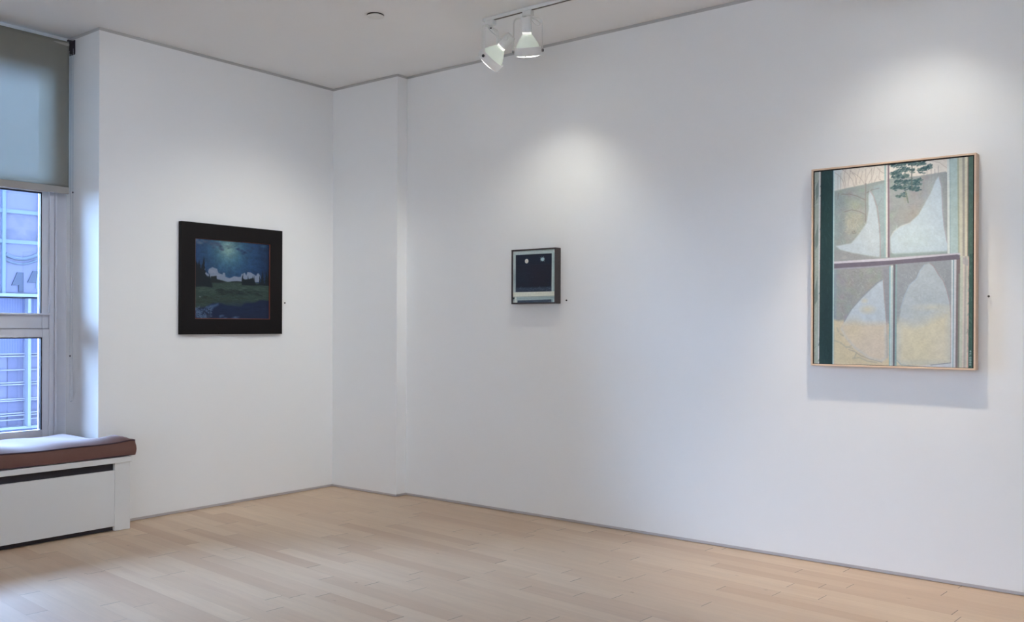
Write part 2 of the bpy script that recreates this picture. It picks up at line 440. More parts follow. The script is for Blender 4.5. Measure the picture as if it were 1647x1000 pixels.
def cushion():
    root = empty('window_seat_cushion', (-2.4, 0, .434), label='long brown boxed cushion with dark piping on the white bench under the window', category='cushion')
    # L-shaped outline, anticlockwise
    ol = [(-3.15, -.190), (-1.692, -.190), (-1.689, -.004), (-1.824, -.004), (-1.824, .362), (-3.04, .362), (-3.04, -.004), (-3.15, -.004)]
    def inside(x, y):
        return (-3.15 <= x <= -1.689 and -.190 <= y <= -.004) or (-3.04 <= x <= -1.824 and -.004 <= y <= .362)
    def dist(x, y):
        d = 9
        for (a, b), (c_, e) in zip(ol, ol[1:]+ol[:1]):
            vx, vy = c_-a, e-b; t = max(0, min(1, ((x-a)*vx+(y-b)*vy)/(vx*vx+vy*vy))); d = min(d, math.hypot(x-a-t*vx, y-b-t*vy))
        return d
    xs = sorted(set([-3.15, -3.04, -1.824, -1.689] + list(np.linspace(-3.15, -1.689, 86)) + [-1.697, -1.706, -1.817, -1.835, -1.845]))
    ys = sorted(set([-.190, -.004, .362] + list(np.linspace(-.190, .362, 44)) + [-.184, -.178, .35, .356]))
    bm = bmesh.new(); T = {}; Bv = {}
    def ht(x, y):
        d = dist(x, y); wv = .004*math.sin(x*7.0+1)+.003*math.sin(x*17+y*5)
        return .518+.5*wv + (.034+wv)*(1-math.exp(-(d/.055)**1.2)) + .006*math.exp(-((x+1.72)/.05)**2)
    def lo(x, y):
        return .4345+.006*math.exp(-dist(x, y)/.01)
    for i in range(len(xs)-1):
        for j in range(len(ys)-1):
            if not inside((xs[i]+xs[i+1])/2, (ys[j]+ys[j+1])/2): continue
            cs = [(i, j), (i+1, j), (i+1, j+1), (i, j+1)]
            for c_ in cs:
                if c_ not in T:
                    x, y = xs[c_[0]], ys[c_[1]]
                    T[c_] = bm.verts.new((x, y, ht(x, y))); Bv[c_] = bm.verts.new((x, y, lo(x, y)))
            bm.faces.new([T[c_] for c_ in cs]); bm.faces.new([Bv[c_] for c_ in reversed(cs)])
    be = [e for e in bm.edges if len(e.link_faces) == 1 and e.verts[0].co.z > .5]
    inv = {v: k for k, v in T.items()}
    for e in be:
        a, b = e.verts; ka, kb = inv[a], inv[b]
        # side wall with a slight outward bulge
        m1 = []
        bm.faces.new((a, b, Bv[kb], Bv[ka]))
    bmesh.ops.subdivide_edges(bm, edges=[e for e in bm.edges if abs(e.verts[0].co.z-e.verts[1].co.z) > .05], cuts=4)
    for v in bm.verts:
        t = (v.co.z-.4345)/(.515-.4345)
        if .05 < t < .95 and v.co.y < -.18: v.co.y -= .007*math.sin(math.pi*t)+.002*math.sin(v.co.x*11)
        if .05 < t < .95 and v.co.x > -1.694: v.co.x += .006*math.sin(math.pi*t)
    m = MB(); m.bm.free(); m.bm = bm
    m.build('cushion_cover', M['cushion'], root, smooth=True)
    def rim(zf, r, off=.001):
        pts = []
        for (a, b), (c_, e) in zip(ol, ol[1:]+ol[:1]):
            n = max(2, int(math.hypot(c_-a, e-b)/.03))
            for k in range(n): 
                x = a+(c_-a)*k/n; y = b+(e-b)*k/n
                pts.append((x, y, zf(x, y)))
        return MB().tube(pts, r, 8, closed=True)
    rim(lambda x, y: ht(x, y)+.0005, .0046).build('piping', M['piping'], root, smooth=True)
    rim(lambda x, y: .4415, .0030).build('piping', M['piping'], root, smooth=True)
cushion()

# ---------------------------------------------------------------- paintings
def homography(src, dst):
    A = []
    for (x, y), (u, v) in zip(src, dst):
        A.append([x, y, 1, 0, 0, 0, -u*x, -u*y]); A.append([0, 0, 0, x, y, 1, -v*x, -v*y])
    h = np.linalg.solve(np.array(A, float), np.array([c for p in dst for c in p], float))
    return np.append(h, 1).reshape(3, 3)
def vnoise(rng, h, w_, cells_y, cells_x):
    g = rng.random((cells_y+2, cells_x+2)); yy = np.linspace(0, cells_y, h, endpoint=False); xx = np.linspace(0, cells_x, w_, endpoint=False)
    yi = yy.astype(int); xi = xx.astype(int); fy = (yy-yi)[:, None]; fx = (xx-xi)[None, :]
    fy = fy*fy*(3-2*fy); fx = fx*fx*(3-2*fx)
    a = g[yi][:, xi]; b = g[yi][:, xi+1]; c = g[yi+1][:, xi]; d = g[yi+1][:, xi+1]
    return a*(1-fy)*(1-fx)+b*(1-fy)*fx+c*fy*(1-fx)+d*fy*fx
class Art:
    """pigment laid out on the canvas; corners give the drawing frame the shapes below are written in"""
    def __init__(s, corners, w_, h_, seed=1):
        s.W, s.H = w_, h_; s.Hm = homography(corners, [(0, 0), (w_-1, 0), (w_-1, h_-1), (0, h_-1)])
        s.Y, s.X = np.mgrid[0:h_, 0:w_].astype(float); s.c = np.zeros((h_, w_, 3)); s.rng = np.random.default_rng(seed)
        s.org = (0, 0); s.sc = 1
    def frame(s, ox, oy, sc): s.org = (ox, oy); s.sc = sc; return s
    def T(s, pts):
        q = np.array(pts, float)/s.sc+np.array(s.org); q = np.c_[q, np.ones(len(q))] @ s.Hm.T
        return q[:, :2]/q[:, 2:]
    def fill(s, col): s.c[:] = np.array(col[:3])/255
    def blend(s, m, col):
        col = np.asarray(col, float)/255 if not isinstance(col, np.ndarray) else col
        s.c = s.c*(1-m[..., None])+col*m[..., None]
    def mask(s, pts, soft=1.0, wob=0):
        P = s.T(pts); x0, y0 = P.min(0)-soft*3-2; x1, y1 = P.max(0)+soft*3+2
        xa, xb = int(max(0, x0)), int(min(s.W, x1+1)); ya, yb = int(max(0, y0)), int(min(s.H, y1+1))
        m = np.zeros((s.H, s.W))
        if xa >= xb or ya >= yb: return m
        X = s.X[ya:yb, xa:xb]; Y = s.Y[ya:yb, xa:xb]
        if wob: X = X+s.n(8, 8)[ya:yb, xa:xb]*wob; Y = Y+s.n(9, 9)[ya:yb, xa:xb]*wob
        ins = np.zeros(X.shape, bool); d2 = np.full(X.shape, 1e9); n = len(P)
        for i in range(n):
            (ax, ay), (bx, by) = P[i], P[(i+1) % n]
            if ay != by:
                c = ((ay > Y) != (by > Y)) & (X < (bx-ax)*(Y-ay)/(by-ay)+ax); ins ^= c
            vx, vy = bx-ax, by-ay; L = vx*vx+vy*vy+1e-9
            t = np.clip(((X-ax)*vx+(Y-ay)*vy)/L, 0, 1); d2 = np.minimum(d2, (X-ax-t*vx)**2+(Y-ay-t*vy)**2)
        sd = np.where(ins, 1, -1)*np.sqrt(d2)
        m[ya:yb, xa:xb] = np.clip(.5+sd/(2*soft), 0, 1); return m
    def n(s, cy, cx, amp=1): return (vnoise(s.rng, s.H, s.W, cy, cx)-.5)*2*amp
    def poly(s, pts, col, soft=.7, a=1.0, wob=0): s.blend(s.mask(pts, soft, wob)*a, col)
    def line(s, pts, w_, col, a=1.0, w2=None):
        w2 = w_ if w2 is None else w2; q = s.T(pts); k = s.W/260.
        m = np.zeros((s.H, s.W)); N = len(q)-1
        for i in range(N):
            (ax, ay), (bx, by) = q[i], q[i+1]
            W0 = (w_+(w2-w_)*i/N)*k/2; pad = W0+3
            xa, xb = int(max(0, min(ax, bx)-pad)), int(min(s.W, max(ax, bx)+pad+1)); ya, yb = int(max(0, min(ay, by)-pad)), int(min(s.H, max(ay, by)+pad+1))
            if xa >= xb or ya >= yb: continue
            X = s.X[ya:yb, xa:xb]; Y = s.Y[ya:yb, xa:xb]; vx, vy = bx-ax, by-ay; L = vx*vx+vy*vy+1e-9
            t = np.clip(((X-ax)*vx+(Y-ay)*vy)/L, 0, 1); d = np.hypot(X-ax-t*vx, Y-ay-t*vy)
            m[ya:yb, xa:xb] = np.maximum(m[ya:yb, xa:xb], np.clip(.5+(W0-d)/1.2, 0, 1))
        s.blend(m*a, col)
    def dab(s, x, y, rx, ry, col, a=1, soft=.4):
        c = s.T([(x, y), (x+rx, y), (x, y+ry)]); cx, cy = c[0]; Rx = np.hypot(*(c[1]-c[0])); Ry = np.hypot(*(c[2]-c[0]))
        d = np.hypot((s.X-cx)/max(Rx, .3), (s.Y-cy)/max(Ry, .3)); s.blend(np.clip((1+soft-d)/(2*soft), 0, 1)*a, col)
    def strokes(s, box, n, length, ang, col, var=18, a=.35, w_=1.2, spread=.5):
        x0, y0, x1, y1 = box
        for _ in range(n):
            x = s.rng.uniform(x0, x1); y = s.rng.uniform(y0, y1); an = ang+s.rng.normal()*spread; L = length*s.rng.uniform(.5, 1.4)
            c = np.clip(np.array(col)+s.rng.normal()*var, 0, 255)
            s.line([(x, y), (x+math.cos(an)*L, y+math.sin(an)*L)], w_, tuple(c), a)
    def to_mesh(s, name, origin, ux, uz, w_, h_, mat, parent, gain):
        c = np.clip(s.c, 0, 1); lin = np.where(c <= .04045, c/12.92, ((c+.055)/1.055)**2.4)*np.array(gain); lin = np.clip(lin, 0, .95)
        H_, W_ = s.H, s.W; me = bpy.data.meshes.new(name)
        u = (s.X/(W_-1)).ravel()[:, None]*w_; v = (s.Y/(H_-1)).ravel()[:, None]*h_
        co = np.array(origin)+u*np.array(ux)-v*np.array(uz)
        j, i = np.mgrid[0:H_-1, 0:W_-1]; a = (j*W_+i).ravel(); idx = np.stack([a, a+W_, a+W_+1, a+1], 1).ravel()
        nf = len(a); me.vertices.add(len(co)); me.vertices.foreach_set('co', co.ravel().astype(np.float32))
        me.loops.add(nf*4); me.loops.foreach_set('vertex_index', idx.astype(np.int32)); me.polygons.add(nf)
        me.polygons.foreach_set('loop_start', np.arange(0, nf*4, 4, dtype=np.int32)); me.update(calc_edges=True)
        at = me.color_attributes.new('paint', 'FLOAT_COLOR', 'POINT')
        at.data.foreach_set('color', np.c_[lin.reshape(-1, 3), np.ones(len(co))].ravel().astype(np.float32))
        me.materials.append(mat); o = bpy.data.objects.new(name, me); COL.objects.link(o)
        o.parent = parent; o.matrix_parent_inverse = Matrix.Translation(-world_loc(parent)); return o

def lerp(a, b, t): return (a[0]+(b[0]-a[0])*t, a[1]+(b[1]-a[1])*t)

def art_big():
    A = Art([(1306, 275), (1563.6, 251.5), (1566.7, 591), (1309.5, 586)], 330, 430, 5)
    F1 = (1300, 260, 5.886); F2 = (1420, 240, 5.2625); F3 = (1300, 400, 5.0); F4 = (1420, 400, 5.0)
    A.fill((148, 155, 150))
    A.frame(*F1)
    A.poly([(190, 20), (760, -20), (760, 950), (190, 960)], (146, 155, 152))
    # hillside mottling
    for _ in range(90):
        x = A.rng.uniform(230, 560); y = A.rng.uniform(260, 880)
        A.dab(x, y, A.rng.uniform(10, 34), A.rng.uniform(12, 40), tuple(np.array((146, 153, 146))+A.rng.normal(size=3)*9), .35, .8)
    A.dab(430, 560, 90, 120, (172, 168, 148), .75, .9); A.dab(380, 590, 40, 60, (180, 176, 155), .5, .9)
    A.dab(300, 380, 50, 60, (122, 137, 140), .6, .9); A.dab(240, 500, 28, 330, (140, 160, 165), .6, .9)
    A.dab(300, 600, 30, 120, (128, 144, 150), .5, .9); A.dab(425, 665, 22, 16, (125, 126, 118), .7)
    A.strokes((230, 280, 540, 880), 260, 26, 1.3, (150, 156, 150), 14, .35, 1.0, .8)
    A.strokes((340, 480, 520, 680), 60, 24, 2.1, (186, 182, 160), 12, .5, 1.1, .7)
    A.poly([(610, 225), (715, 190), (735, 905), (690, 905), (670, 560), (640, 400), (600, 290)], (150, 168, 172), 2, .8)
    # sky with thin branches
    A.poly([(205, 20), (760, -30), (760, 160), (705, 170), (540, 205), (400, 232), (220, 270)], (228, 218, 205), 1)
    A.poly([(205, 20), (300, 20), (290, 250), (220, 268)], (205, 218, 218), 4, .7)
    A.dab(460, 130, 90, 60, (236, 220, 198), .6, .9)
    br = (170, 156, 146)
    for p in ([(220, 85), (270, 120), (310, 170), (330, 245)], [(300, 60), (355, 105), (405, 170), (415, 225)], [(375, 78), (440, 115), (490, 160), (525, 215)],
              [(530, 60), (525, 215), (530, 360), (533, 560)], [(525, 210), (545, 130), (590, 55)], [(360, 225), (372, 130), (385, 70)], [(420, 240), (440, 160), (470, 60)],
              [(265, 260), (262, 130)], [(285, 255), (290, 100)], [(445, 210), (430, 130), (400, 100)], [(470, 200), (500, 80)], [(560, 200), (600, 120), (612, 45)],
              [(610, 190), (640, 130)], [(640, 50), (680, 90), (710, 105)], [(660, 160), (690, 175)], [(590, 195), (585, 60)], [(655, 150), (668, 60)], [(340, 240), (320, 120), (335, 70)]):
        A.line(p, .8, br, .75)
    for p in ([(300, 300), (380, 300), (450, 320), (525, 355)], [(325, 470), (400, 450), (470, 465), (530, 495)], [(540, 290), (590, 262), (660, 245)], [(270, 290), (262, 350)]):
        A.line(p, 1.0, (120, 110, 108), .8)
    A.line([(533, 200), (530, 330), (535, 470), (535, 560)], 1.5, (128, 124, 124), .85)
    A.line([(640, 440), (690, 340)], .8, (130, 130, 130), .6)
    # snow heap, upper left pane
    A.poly([(572, 268), (600, 312), (636, 430), (662, 600), (676, 760), (676, 905), (540, 888), (400, 868), (300, 838), (255, 800), (400, 772), (470, 690), (540, 582), (560, 450), (558, 320)], (186, 199, 204), 1.5, 1, 1.5)
    A.dab(600, 760, 60, 110, (196, 206, 208), .7, .9); A.strokes((520, 560, 665, 880), 60, 24, 1.4, (196, 208, 212), 8, .4, 1.2, .5)
    A.line([(576, 275), (612, 330), (648, 440), (668, 600), (680, 760), (680, 905)], 1.6, (165, 148, 150), .7)
    A.poly([(235, 830), (330, 845), (560, 895), (680, 915), (235, 950)], (150, 150, 150), 2, .8)
    A.dab(335, 905, 25, 16, (170, 168, 165), .7)
    # right upper pane
    A.frame(*F2)
    A.poly([(40, 90), (560, 60), (560, 890), (55, 910)], (150, 155, 154))
    for _ in range(60):
        A.dab(A.rng.uniform(60, 420), A.rng.uniform(230, 700), A.rng.uniform(12, 40), A.rng.uniform(14, 50), tuple(np.array((148, 150, 145))+A.rng.normal(size=3)*8), .35, .8)
    A.dab(250, 560, 90, 60, (160, 150, 138), .6, .9); A.strokes((60, 250, 420, 640), 140, 24, 2.2, (150, 152, 147), 10, .35, 1.1, .7)
    A.poly([(40, 90), (560, 60), (560, 195), (520, 192), (330, 220), (40, 245)], (230, 221, 208), 1.2)
    A.line([(385, 95), (470, 110), (530, 155)], 1.0, (185, 170, 160), .7)
    for x, y0, y1 in ((365, 160, 330), (400, 150, 290), (432, 168, 250), (462, 140, 232), (340, 200, 340), (385, 220, 360), (335, 230, 330)): A.line([(x, y0), (x+A.rng.uniform(-4, 6), y1)], 1.3, (150, 146, 145), .6)
    A.line([(320, 222), (525, 190)], 1.0, (135, 140, 142), .7)
    # pine boughs
    cols = [(52, 82, 88), (64, 92, 92), (90, 112, 106), (44, 72, 80), (110, 130, 128)]
    def bough(x0, y0, x1, y1, n, th):
        for _ in range(n):
            t = A.rng.random(); x = x0+(x1-x0)*t+A.rng.normal()*6; y = y0+(y1-y0)*t+A.rng.normal()*th
            an = A.rng.uniform(-.9, .1); L = A.rng.uniform(10, 24)
            A.line([(x, y), (x+math.cos(an)*L, y+math.sin(an)*L)], A.rng.uniform(1.2, 2.6), cols[int(A.rng.integers(0, 5))], .85)
    for b in ((50, 130, 240, 112, 80, 12), (230, 125, 340, 118, 55, 9), (290, 185, 390, 145, 60, 9), (50, 205, 190, 165, 70, 11), (60, 235, 200, 225, 60, 8),
              (90, 275, 310, 285, 110, 9), (220, 265, 310, 262, 40, 7), (60, 325, 180, 325, 65, 9), (190, 318, 290, 338, 60, 8), (105, 398, 170, 382, 34, 7), (150, 160, 250, 180, 40, 10)): bough(*b)
    A.line([(240, 90), (235, 230), (240, 330)], 2.0, (90, 100, 98), .8); A.line([(185, 350), (210, 450)], 2.2, (100, 116, 104), .8)
    # snow slope, upper right pane
    A.poly([(465, 228), (490, 320), (500, 500), (515, 650), (545, 800), (545, 868), (300, 884), (100, 897), (68, 870), (65, 740), (90, 695), (150, 650), (230, 620), (300, 550), (350, 460), (400, 370), (440, 262)], (187, 203, 210), 1.4, 1, 1.2)
    A.dab(300, 780, 220, 90, (196, 212, 210), .6, .9); A.dab(430, 500, 60, 180, (190, 204, 214), .5, .9)
    A.strokes((110, 640, 520, 860), 120, 30, 1.2, (198, 212, 216), 7, .35, 1.3, .6)
    A.line([(470, 232), (494, 320), (502, 500), (518, 650), (545, 790)], 1.2, (165, 155, 165), .8)
    A.line([(65, 740), (90, 695), (150, 650), (230, 620)], 1.3, (205, 200, 190), .6); A.poly([(60, 885), (545, 864), (545, 880), (60, 912)], (140, 158, 152), 2, .8)
    # lower left pane
    A.frame(*F3)
    A.poly([(195, 150), (660, 125), (665, 945), (200, 945)], (148, 150, 148))
    for _ in range(70):
        A.dab(A.rng.uniform(205, 600), A.rng.uniform(160, 560), A.rng.uniform(10, 30), A.rng.uniform(12, 40), tuple(np.array((146, 149, 144))+A.rng.normal(size=3)*10), .4, .8)
    A.strokes((210, 165, 560, 540), 300, 24, 1.1, (152, 155, 148), 15, .4, 1.1, 1.0)
    A.poly([(600, 150), (660, 145), (660, 620), (630, 600)], (140, 142, 150), 3, .8); A.poly([(196, 160), (225, 160), (225, 570), (200, 570)], (130, 150, 165), 3, .6)
    A.poly([(200, 575), (245, 585), (280, 580), (660, 610), (665, 945), (200, 945)], (208, 193, 158), 3, 1, 2)
    A.poly([(603, 252), (615, 400), (635, 600), (643, 880), (600, 915), (500, 890), (380, 810), (300, 720), (262, 650), (290, 590), (350, 490), (430, 400), (500, 330), (560, 277)], (184, 196, 204), 1.6)
    m = A.mask([(262, 600), (636, 600), (643, 880), (600, 915), (500, 890), (380, 810), (300, 720), (262, 650)], 8); A.blend(m, (210, 195, 172))
    A.dab(480, 490, 45, 25, (208, 198, 170), .8, .9); A.dab(455, 420, 20, 15, (205, 198, 175), .8, .9); A.dab(560, 790, 80, 60, (214, 197, 178), .7, .9); A.dab(370, 650, 60, 70, (208, 194, 160), .6, .9)
    A.line([(290, 590), (350, 487), (430, 396), (500, 326), (560, 272), (603, 248)], 1.6, (135, 142, 155), .8)
    A.line([(606, 258), (620, 420), (640, 620), (646, 880)], 1.5, (160, 142, 145), .7)
    for p in ([(215, 745), (260, 758), (300, 790), (360, 805)], [(365, 885), (420, 880), (480, 905), (560, 920)], [(232, 640), (245, 672)], [(262, 690), (285, 705)], [(310, 800), (350, 785)], [(392, 850), (380, 880)]):
        A.line(p, 2.6, (168, 165, 148), .55)
    A.line([(330, 815), (380, 830), (430, 865), (500, 890), (600, 915)], 1.5, (160, 155, 145), .7)
    A.poly([(632, 690), (655, 700), (655, 860), (640, 880)], (168, 172, 165), 3, .7)
    # lower right pane
    A.frame(*F4)
    A.poly([(105, 120), (560, 90), (570, 945), (110, 945)], (147, 152, 156))
    A.strokes((110, 120, 550, 520), 160, 22, 1.5, (150, 156, 158), 9, .35, 1.1, .8)
    A.poly([(118, 610), (560, 560), (570, 945), (118, 945)], (212, 202, 172), 4)
    A.poly([(375, 115), (410, 140), (450, 210), (490, 260), (520, 340), (545, 440), (556, 560), (558, 930), (150, 935), (125, 900), (125, 640), (150, 480), (180, 380), (220, 290), (275, 245), (300, 180), (340, 130)], (176, 186, 190), 1.6, 1, 1.2)
    m = A.mask([(140, 590), (260, 610), (390, 560), (470, 520), (552, 500), (558, 930), (150, 935), (122, 900), (125, 640)], 14); A.blend(m, (214, 205, 176))
    A.dab(400, 470, 110, 22, (205, 200, 175), .7, .9); A.dab(290, 560, 60, 50, (178, 184, 180), .7, .9); A.dab(470, 800, 70, 90, (220, 210, 188), .6, .9); A.dab(300, 780, 90, 100, (212, 202, 165), .5, .9)
    A.dab(330, 380, 60, 60, (165, 172, 176), .5, .9); A.strokes((150, 180, 520, 560), 130, 26, 1.4, (182, 190, 190), 8, .35, 1.2, .7)
    A.line([(380, 115), (412, 140), (452, 208), (492, 258), (523, 340), (547, 440), (558, 560), (560, 920)], 1.3, (160, 140, 145), .75)
    A.line([(150, 480), (180, 380), (220, 290), (275, 243), (300, 180), (340, 128)], 1.2, (165, 185, 205), .8)
    A.line([(125, 900), (160, 935), (300, 950)], 1.6, (150, 165, 168), .8)
    A.poly([(300, 945), (560, 915), (600, 915), (600, 960), (300, 965)], (200, 205, 212), 1.5, .9); A.line([(400, 935), (570, 915)], 1.2, (110, 115, 125), .8)
    # mullions
    A.frame(0, 0, 1)
    def vband(x0, x1, y0, x2, x3, y1, c, s=.5): A.poly([(x0, y0), (x1, y0), (x3, y1), (x2, y1)], c, s)
    vband(1420.2, 1423, 262, 1422.5, 1425.3, 414, (150, 182, 178)); vband(1423, 1425.6, 262, 1424.8, 1427.8, 414, (222, 216, 208)); vband(1425.6, 1428, 260, 1427.8, 1431, 414, (124, 104, 114))
    vband(1430.8, 1433, 428, 1432.5, 1434.5, 590, (140, 190, 195)); vband(1433, 1437, 427, 1434.5, 1438, 590, (216, 218, 212)); vband(1435.3, 1436, 430, 1436, 1436.8, 590, (110, 150, 155)); vband(1437, 1441, 425, 1438.4, 1442, 590, (104, 100, 108)); vband(1440.6, 1443, 425, 1441.4, 1444.5, 590, (135, 165, 165))
    # right jamb bands, upper then lower
    T_, Mi, B_ = 248, 408, 596
    vband(1521.5, 1525.6, T_, 1524.5, 1528.5, Mi, (216, 222, 214)); vband(1525.4, 1527, T_, 1528.2, 1529.5, Mi, (150, 175, 178)); vband(1526.8, 1538.5, T_, 1529.4, 1542.5, Mi, (176, 198, 194))
    vband(1538, 1541, T_, 1541.5, 1544.5, Mi, (170, 176, 150)); vband(1540.6, 1546.6, T_, 1544.2, 1549, Mi+20, (214, 208, 182)); vband(1546.4, 1550.4, T_, 1549, 1552.5, Mi+20, (168, 160, 146)); vband(1550, 1555.2, T_, 1552.5, 1556.8, Mi+20, (224, 214, 184)); vband(1554.8, 1556.6, T_, 1556.6, 1558, Mi+20, (140, 104, 92)); vband(1556.2, 1566, T_, 1557.6, 1569, Mi+20, (74, 100, 88))
    vband(1531, 1533.6, 418, 1532.5, 1535, B_, (214, 220, 220)); vband(1533.6, 1535.4, 418, 1535, 1536.4, B_, (110, 150, 160)); vband(1535.2, 1539.2, 416, 1536.2, 1539.6, B_, (208, 206, 208)); vband(1539, 1545.6, 414, 1539.6, 1543, B_, (122, 108, 108)); vband(1542.6, 1546, 440, 1542.8, 1546, B_, (128, 134, 122))
    vband(1545, 1550.4, 412, 1545.5, 1550.4, B_, (196, 200, 178)); vband(1550, 1552.4, 412, 1550.2, 1552.6, B_, (222, 205, 190)); vband(1552, 1556, 412, 1552.2, 1556, B_, (176, 168, 158)); vband(1555.6, 1557.6, 412, 1555.8, 1557.8, B_, (206, 206, 186)); vband(1557.4, 1559.6, 412, 1557.6, 1560.2, B_, (218, 180, 164)); vband(1559.2, 1569, 408, 1560, 1570, B_, (56, 86, 76))
    A.poly([(1549, 413), (1558, 418), (1558, 428), (1549, 424)], (170, 162, 164), .8, .7)
    A.strokes((1558, 255, 1564, 585), 90, 4, 1.5, (84, 112, 104), 14, .45, 1.0, .3)
    # rail
    A.poly([(1339, 420.6), (1380, 418), (1438, 414.4), (1544, 406.6), (1546, 409), (1438, 419.6), (1339.5, 424.6)], (206, 200, 208), .6)
    A.poly([(1339.5, 424), (1400, 420.6), (1438, 418.4), (1540, 409.2), (1545, 411), (1543, 417), (1438, 425), (1400, 428.6), (1340, 432)], (106, 98, 110), .6)
    A.poly([(1340, 431.5), (1400, 428), (1432, 425.5), (1432, 427.5), (1400, 430.5), (1340, 434)], (156, 156, 168), .6, .8)
    # left strip, line, dark shutter band
    vband(1300, 1313, 268, 1300, 1316.6, 590, (158, 168, 156)); A.strokes((1307, 280, 1313, 580), 160, 6, 2.4, (150, 160, 148), 18, .5, 1.1, .4)
    for y0, y1 in ((288, 300), (445, 470), (360, 380)): A.poly([(1313, y0), (1308, y1), (1309, y1+22), (1314, y1+12)], (98, 116, 110), 1.2, .7)
    vband(1312.8, 1316.2, 266, 1316.2, 1318.6, 590, (214, 214, 210)); vband(1315.9, 1317, 266, 1317.8, 1319, 590, (95, 62, 58))
    vband(1316.4, 1336.2, 264, 1318.4, 1340, 590, (30, 54, 54)); A.strokes((1318, 270, 1335, 585), 220, 6, 1.55, (36, 64, 62), 8, .4, 1.6, .3); A.dab(1328, 500, 8, 70, (24, 42, 46), .6, .9)
    vband(1335.8, 1337, 264, 1339.4, 1340.2, 590, (20, 62, 92)); vband(1336.8, 1338.4, 264, 1340, 1341.6, 590, (186, 220, 214))
    # the painter's small vertical inscription, strokes only as legible as on the canvas
    w = (176, 200, 196); x = 1563.2
    for y in (585.6, 581.8, 578.0, 574.2):      # four rounded letters reading upwards
        A.line([(x+1.1, y+1.2), (x-1.1, y+1.2), (x-1.1, y-.2), (x, y-1.0), (x+1.1, y-.2), (x+1.1, y+1.2)], .7, w, .9)
    A.line([(x-1.3, 570.6), (x-.4, 570.4)], .7, w, .9)
    A.line([(x-1, 568.2), (x, 569.2), (x+1, 568.2), (x, 567.0), (x-1, 568.2)], .7, w, .9); A.line([(x-1.1, 564.2), (x+.4, 565.6), (x+1, 564.4), (x+.2, 563.2), (x-.2, 564.8)], .7, w, .9)
    A.c = np.clip(A.c, 0, 1)**.85*np.array((.985, 1.0, 1.03)); A.c *= (1+A.n(160, 110, .025)[..., None]+A.n(40, 30, .02)[..., None])
    return A

def art_small():
    A = Art([(824.75, 402.5), (891.8, 399.5), (892.7, 486.2), (825.2, 486.2)], 170, 190, 3).frame(800, 380, 6.667)
    A.fill((176, 190, 192))
    A.poly([(160, 145), (620, 120), (620, 168), (160, 182)], (170, 184, 186)); A.line([(170, 168), (612, 150)], .9, (205, 212, 210), .9); A.line([(170, 182), (610, 163)], .9, (120, 138, 146), .8)
    A.line([(182, 165), (184, 640)], 1.6, (130, 148, 150), .8); A.line([(172, 160), (175, 600)], 1.4, (198, 206, 202), .8)
    A.poly([(193, 190), (578, 176), (580, 592), (196, 592)], (24, 28, 42), .6)
    A.poly([(193, 190), (578, 176), (578, 288), (195, 304)], (20, 28, 44), .8); A.line([(196, 306), (578, 290)], 1.2, (44, 50, 62), .8)
    A.dab(430, 400, 120, 90, (40, 30, 40), .5, .9); A.dab(280, 440, 80, 90, (24, 36, 52), .5, .9); A.strokes((200, 320, 570, 560), 150, 24, .2, (30, 34, 46), 7, .4, 1.4, .6)
    A.poly([(197, 545), (579, 540), (580, 588), (197, 588)], (52, 64, 84), 3, .8); A.strokes((205, 545, 570, 584), 50, 22, -.3, (84, 98, 118), 14, .6, 1.4, .4)
    A.dab(310, 257, 19, 25, (208, 208, 204), 1, .12); A.line([(308, 236), (306, 280)], 1.2, (160, 178, 186), .6); A.dab(313, 262, 8, 12, (196, 188, 180), .6)
    for k in range(9):
        a = k*2*math.pi/9+.2; A.poly([(480+9*math.cos(a-.5), 240+9*math.sin(a-.5)), (480+(34 if k % 2 else 27)*math.cos(a), 238+(34 if k % 2 else 29)*math.sin(a)), (480+9*math.cos(a+.5), 240+9*math.sin(a+.5))], (168, 196, 202), .6)
    A.dab(480, 240, 17, 17, (150, 180, 190), 1); A.line([(465, 225), (498, 255)], 1, (90, 120, 135), .8); A.line([(455, 250), (500, 228)], .9, (205, 216, 216), .8)
    A.poly([(579, 160), (612, 158), (618, 592), (581, 592)], (160, 178, 182), .6); A.line([(586, 165), (590, 592)], 1.2, (205, 212, 208), .9); A.line([(600, 165), (603, 592)], 1.4, (128, 146, 152), .9); A.line([(610, 140), (616, 592)], 1.6, (40, 50, 58), .8)
    A.poly([(600, 132), (614, 132), (614, 165), (600, 168)], (200, 208, 204), .8, .8)
    A.poly([(162, 596), (620, 590), (620, 640), (162, 644)], (202, 205, 196), .6); A.line([(162, 646), (620, 642)], 1.3, (30, 34, 38), .9)
    A.poly([(162, 650), (620, 648), (620, 678), (162, 684)], (150, 168, 174), .6); A.line([(215, 662), (612, 658)], .9, (90, 104, 110), .7)
    A.poly([(216, 684), (582, 678), (584, 712), (216, 712)], (62, 74, 92), .8); A.strokes((220, 686, 575, 706), 30, 20, .1, (96, 108, 124), 10, .5, 1.2, .3)
    A.poly([(162, 652), (184, 652), (184, 664), (172, 670), (162, 690)], (24, 30, 34), .7, .8); A.poly([(188, 646), (204, 646), (206, 712), (184, 712)], (196, 204, 202), .6); A.line([(210, 670), (212, 712)], 1.2, (190, 200, 200), .8)
    A.poly([(582, 680), (604, 680), (606, 712), (582, 712)], (150, 176, 184), .6); A.line([(592, 678), (593, 712)], 1, (60, 70, 80), .8)
    A.c *= (1+A.n(70, 60, .03)[..., None]); return A

